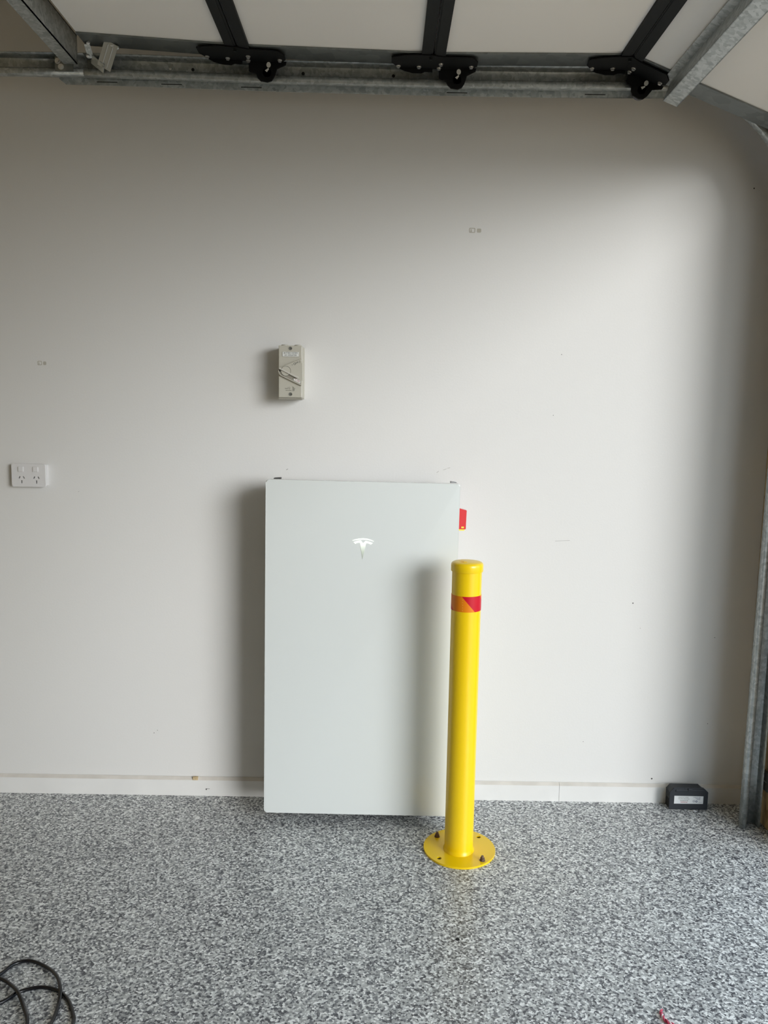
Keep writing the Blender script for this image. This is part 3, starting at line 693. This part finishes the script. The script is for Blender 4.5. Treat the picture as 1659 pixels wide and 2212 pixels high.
# stiffening strut across the lowest panel
m, l_ = seg_mtx(3)
b = BM(); SS = 0.137; SY = -0.246
lbox(b, m, SS, SS+0.003, DY0, SY, -0.066, -0.003); lbox(b, m, SS, SS+0.045, DY0, SY, -0.066, -0.063)
lbox(b, m, SS-0.022, SS+0.003, DY0, SY, -0.0085, -0.005); lbox(b, m, SS+0.042, SS+0.045, DY0, SY, -0.066, -0.050)
obj('stiffening_strut', b, M_['galv'], door)
# top roller bracket at the end of the top panel
tb = Matrix.Identity(4)
def strip3(pa, pb, w, t, up):
    """flat bar from pa to pb, width w across, thickness t, facing 'up'"""
    pa, pb = Vector(pa), Vector(pb); d = (pb-pa); l_ = d.length; d.normalize(); n = Vector(up); n = (n - n.dot(d)*d).normalized(); s = n.cross(d)
    return Matrix(((d.x, s.x, n.x, pa.x), (d.y, s.y, n.y, pa.y), (d.z, s.z, n.z, pa.z), (0, 0, 0, 1))), l_
b = BM()
m1, L1 = strip3((-0.797, -0.236, 2.392), (-0.832, -0.203, 2.336), 0, 0, (0, -1, -0.55))
box(b, 0, L1, -0.0195, 0.0195, -0.0012, 0.0012, mtx=m1)
for y_ in (-0.007, 0.007): box(b, 0.008, L1-0.005, y_-0.0016, y_+0.0016, 0.0008, 0.0030, 0.0010, mtx=m1)
arm = obj('top_bracket', b, M_['bracket'], door)
b = BM(); m2, L2 = strip3((-0.832, -0.203, 2.334), (-0.868, -0.200, 2.362), 0, 0, (0.2, -0.6, -1)); box(b, 0, L2, -0.014, 0.014, -0.001, 0.001, mtx=m2)
m3, L3 = strip3((-0.868, -0.205, 2.362), (-0.872, -0.225, 2.392), 0, 0, (0.3, -1, 0)); box(b, 0, L3, -0.008, 0.008, -0.001, 0.001, mtx=m3)
obj('bracket_foot', b, M_['galv'], arm)
b = BM(); lathe(b, [(0, 0.150), (0.020, 0.151), (0.0215, 0.156), (0.0215, 0.164), (0.018, 0.169), (0.006, 0.171), (0.006, 0.200), (0, 0.200)], 0, 0, 24)
bmesh.ops.transform(b, matrix=Matrix.Translation((-0.842, 0, zat(-0.842)+0.0225)) @ Matrix(((1, 0, 0, 0), (0, 0, -1, 0), (0, 1, 0, 0), (0, 0, 0, 1))), verts=b.verts)
obj('roller', b, M_['wheel'], arm, True)
for x, y, z in ((-0.797, -0.229, 2.3885), (-0.865, -0.232, 2.393), (-0.785, -0.222, 2.386), (-0.873, -0.213, 2.366)):
    b = BM(); lathe(b, [(0, 0), (0.0055, 0), (0.0055, 0.005), (0.003, 0.0065), (0, 0.0065)], 0, 0, 8)
    bmesh.ops.transform(b, matrix=Matrix.Translation((x, y, z)) @ Matrix.Rotation(math.radians(155), 4, 'X'), verts=b.verts); obj('bracket_bolt', b, M_['zinc'], arm)

# ------------------------------------------------------------------ things lying on the floor
s1 = [(-0.888, -0.916), (-0.871, -0.881), (-0.838, -0.869), (-0.79, -0.889), (-0.749, -0.927), (-0.722, -0.972), (-0.71, -1.015), (-0.705, -1.065)]
s2 = [(-0.845, -1.005), (-0.822, -0.975), (-0.797, -0.96), (-0.767, -0.955), (-0.731, -0.965), (-0.696, -0.993), (-0.668, -1.035), (-0.657, -1.064)]
s3 = [(-0.88, -0.933), (-0.851, -0.949), (-0.816, -0.981), (-0.783, -1.023), (-0.756, -1.066)]
R_ = 0.0042
pts = [(-1.02, -1.02, R_), (-0.92, -1.05, R_)] + [(x, y, R_) for x, y in s2]
pts += [(-0.659, -1.125, R_), (-0.700, -1.175, R_), (-0.742, -1.125, R_+0.002)]
pts += [(x, y, R_ + (0.0085 if i in (2,) else 0.004)) for i, (x, y) in list(enumerate(s3))[::-1]]
pts += [(-0.915, -0.919, R_+0.002), (-0.953, -0.918, R_+0.002), (-0.978, -0.950, R_+0.004), (-0.950, -0.990, R_+0.009), (-0.913, -0.962, R_+0.009)]
pts += [(x, y, R_ + (0.0085 if i in (4, 5) else 0.0015)) for i, (x, y) in enumerate(s1)]
pts += [(-0.715, -1.12, R_+0.006), (-0.80, -1.22, R_+0.009), (-0.98, -1.24, R_)]
b = BM(); tube(b, catmull(pts, 10), R_, 14); tag(obj('cable', b, M_['cable'], None, True), 'black cable lying in loose loops on the floor, bottom left corner', 'cable')

wr = thing('foil_scrap', 'small twisted red and white wrapper scrap on the floor, bottom right', 'scrap', (0.66, -1.02, 0))
base = [(0.660, -0.998), (0.6565, -1.008), (0.656, -1.018), (0.659, -1.030), (0.668, -1.040), (0.682, -1.045)]
cl = catmull([(x, y, 0.0045) for x, y in base], 8)
for ph, nm, mm in ((0, 'red_strand', 'wire_red'), (math.pi, 'red_strand', 'wire_red'), (math.pi/2, 'white_strand', 'wire_white')):
    q = []
    for i, c in enumerate(cl):
        t_ = ph + i*0.42; q.append(c + Vector((math.cos(t_)*0.0021, math.cos(t_)*0.0006, math.sin(t_)*0.0021)))
    b = BM(); tube(b, q, 0.0021, 8); obj(nm, b, M_[mm], wr, True)
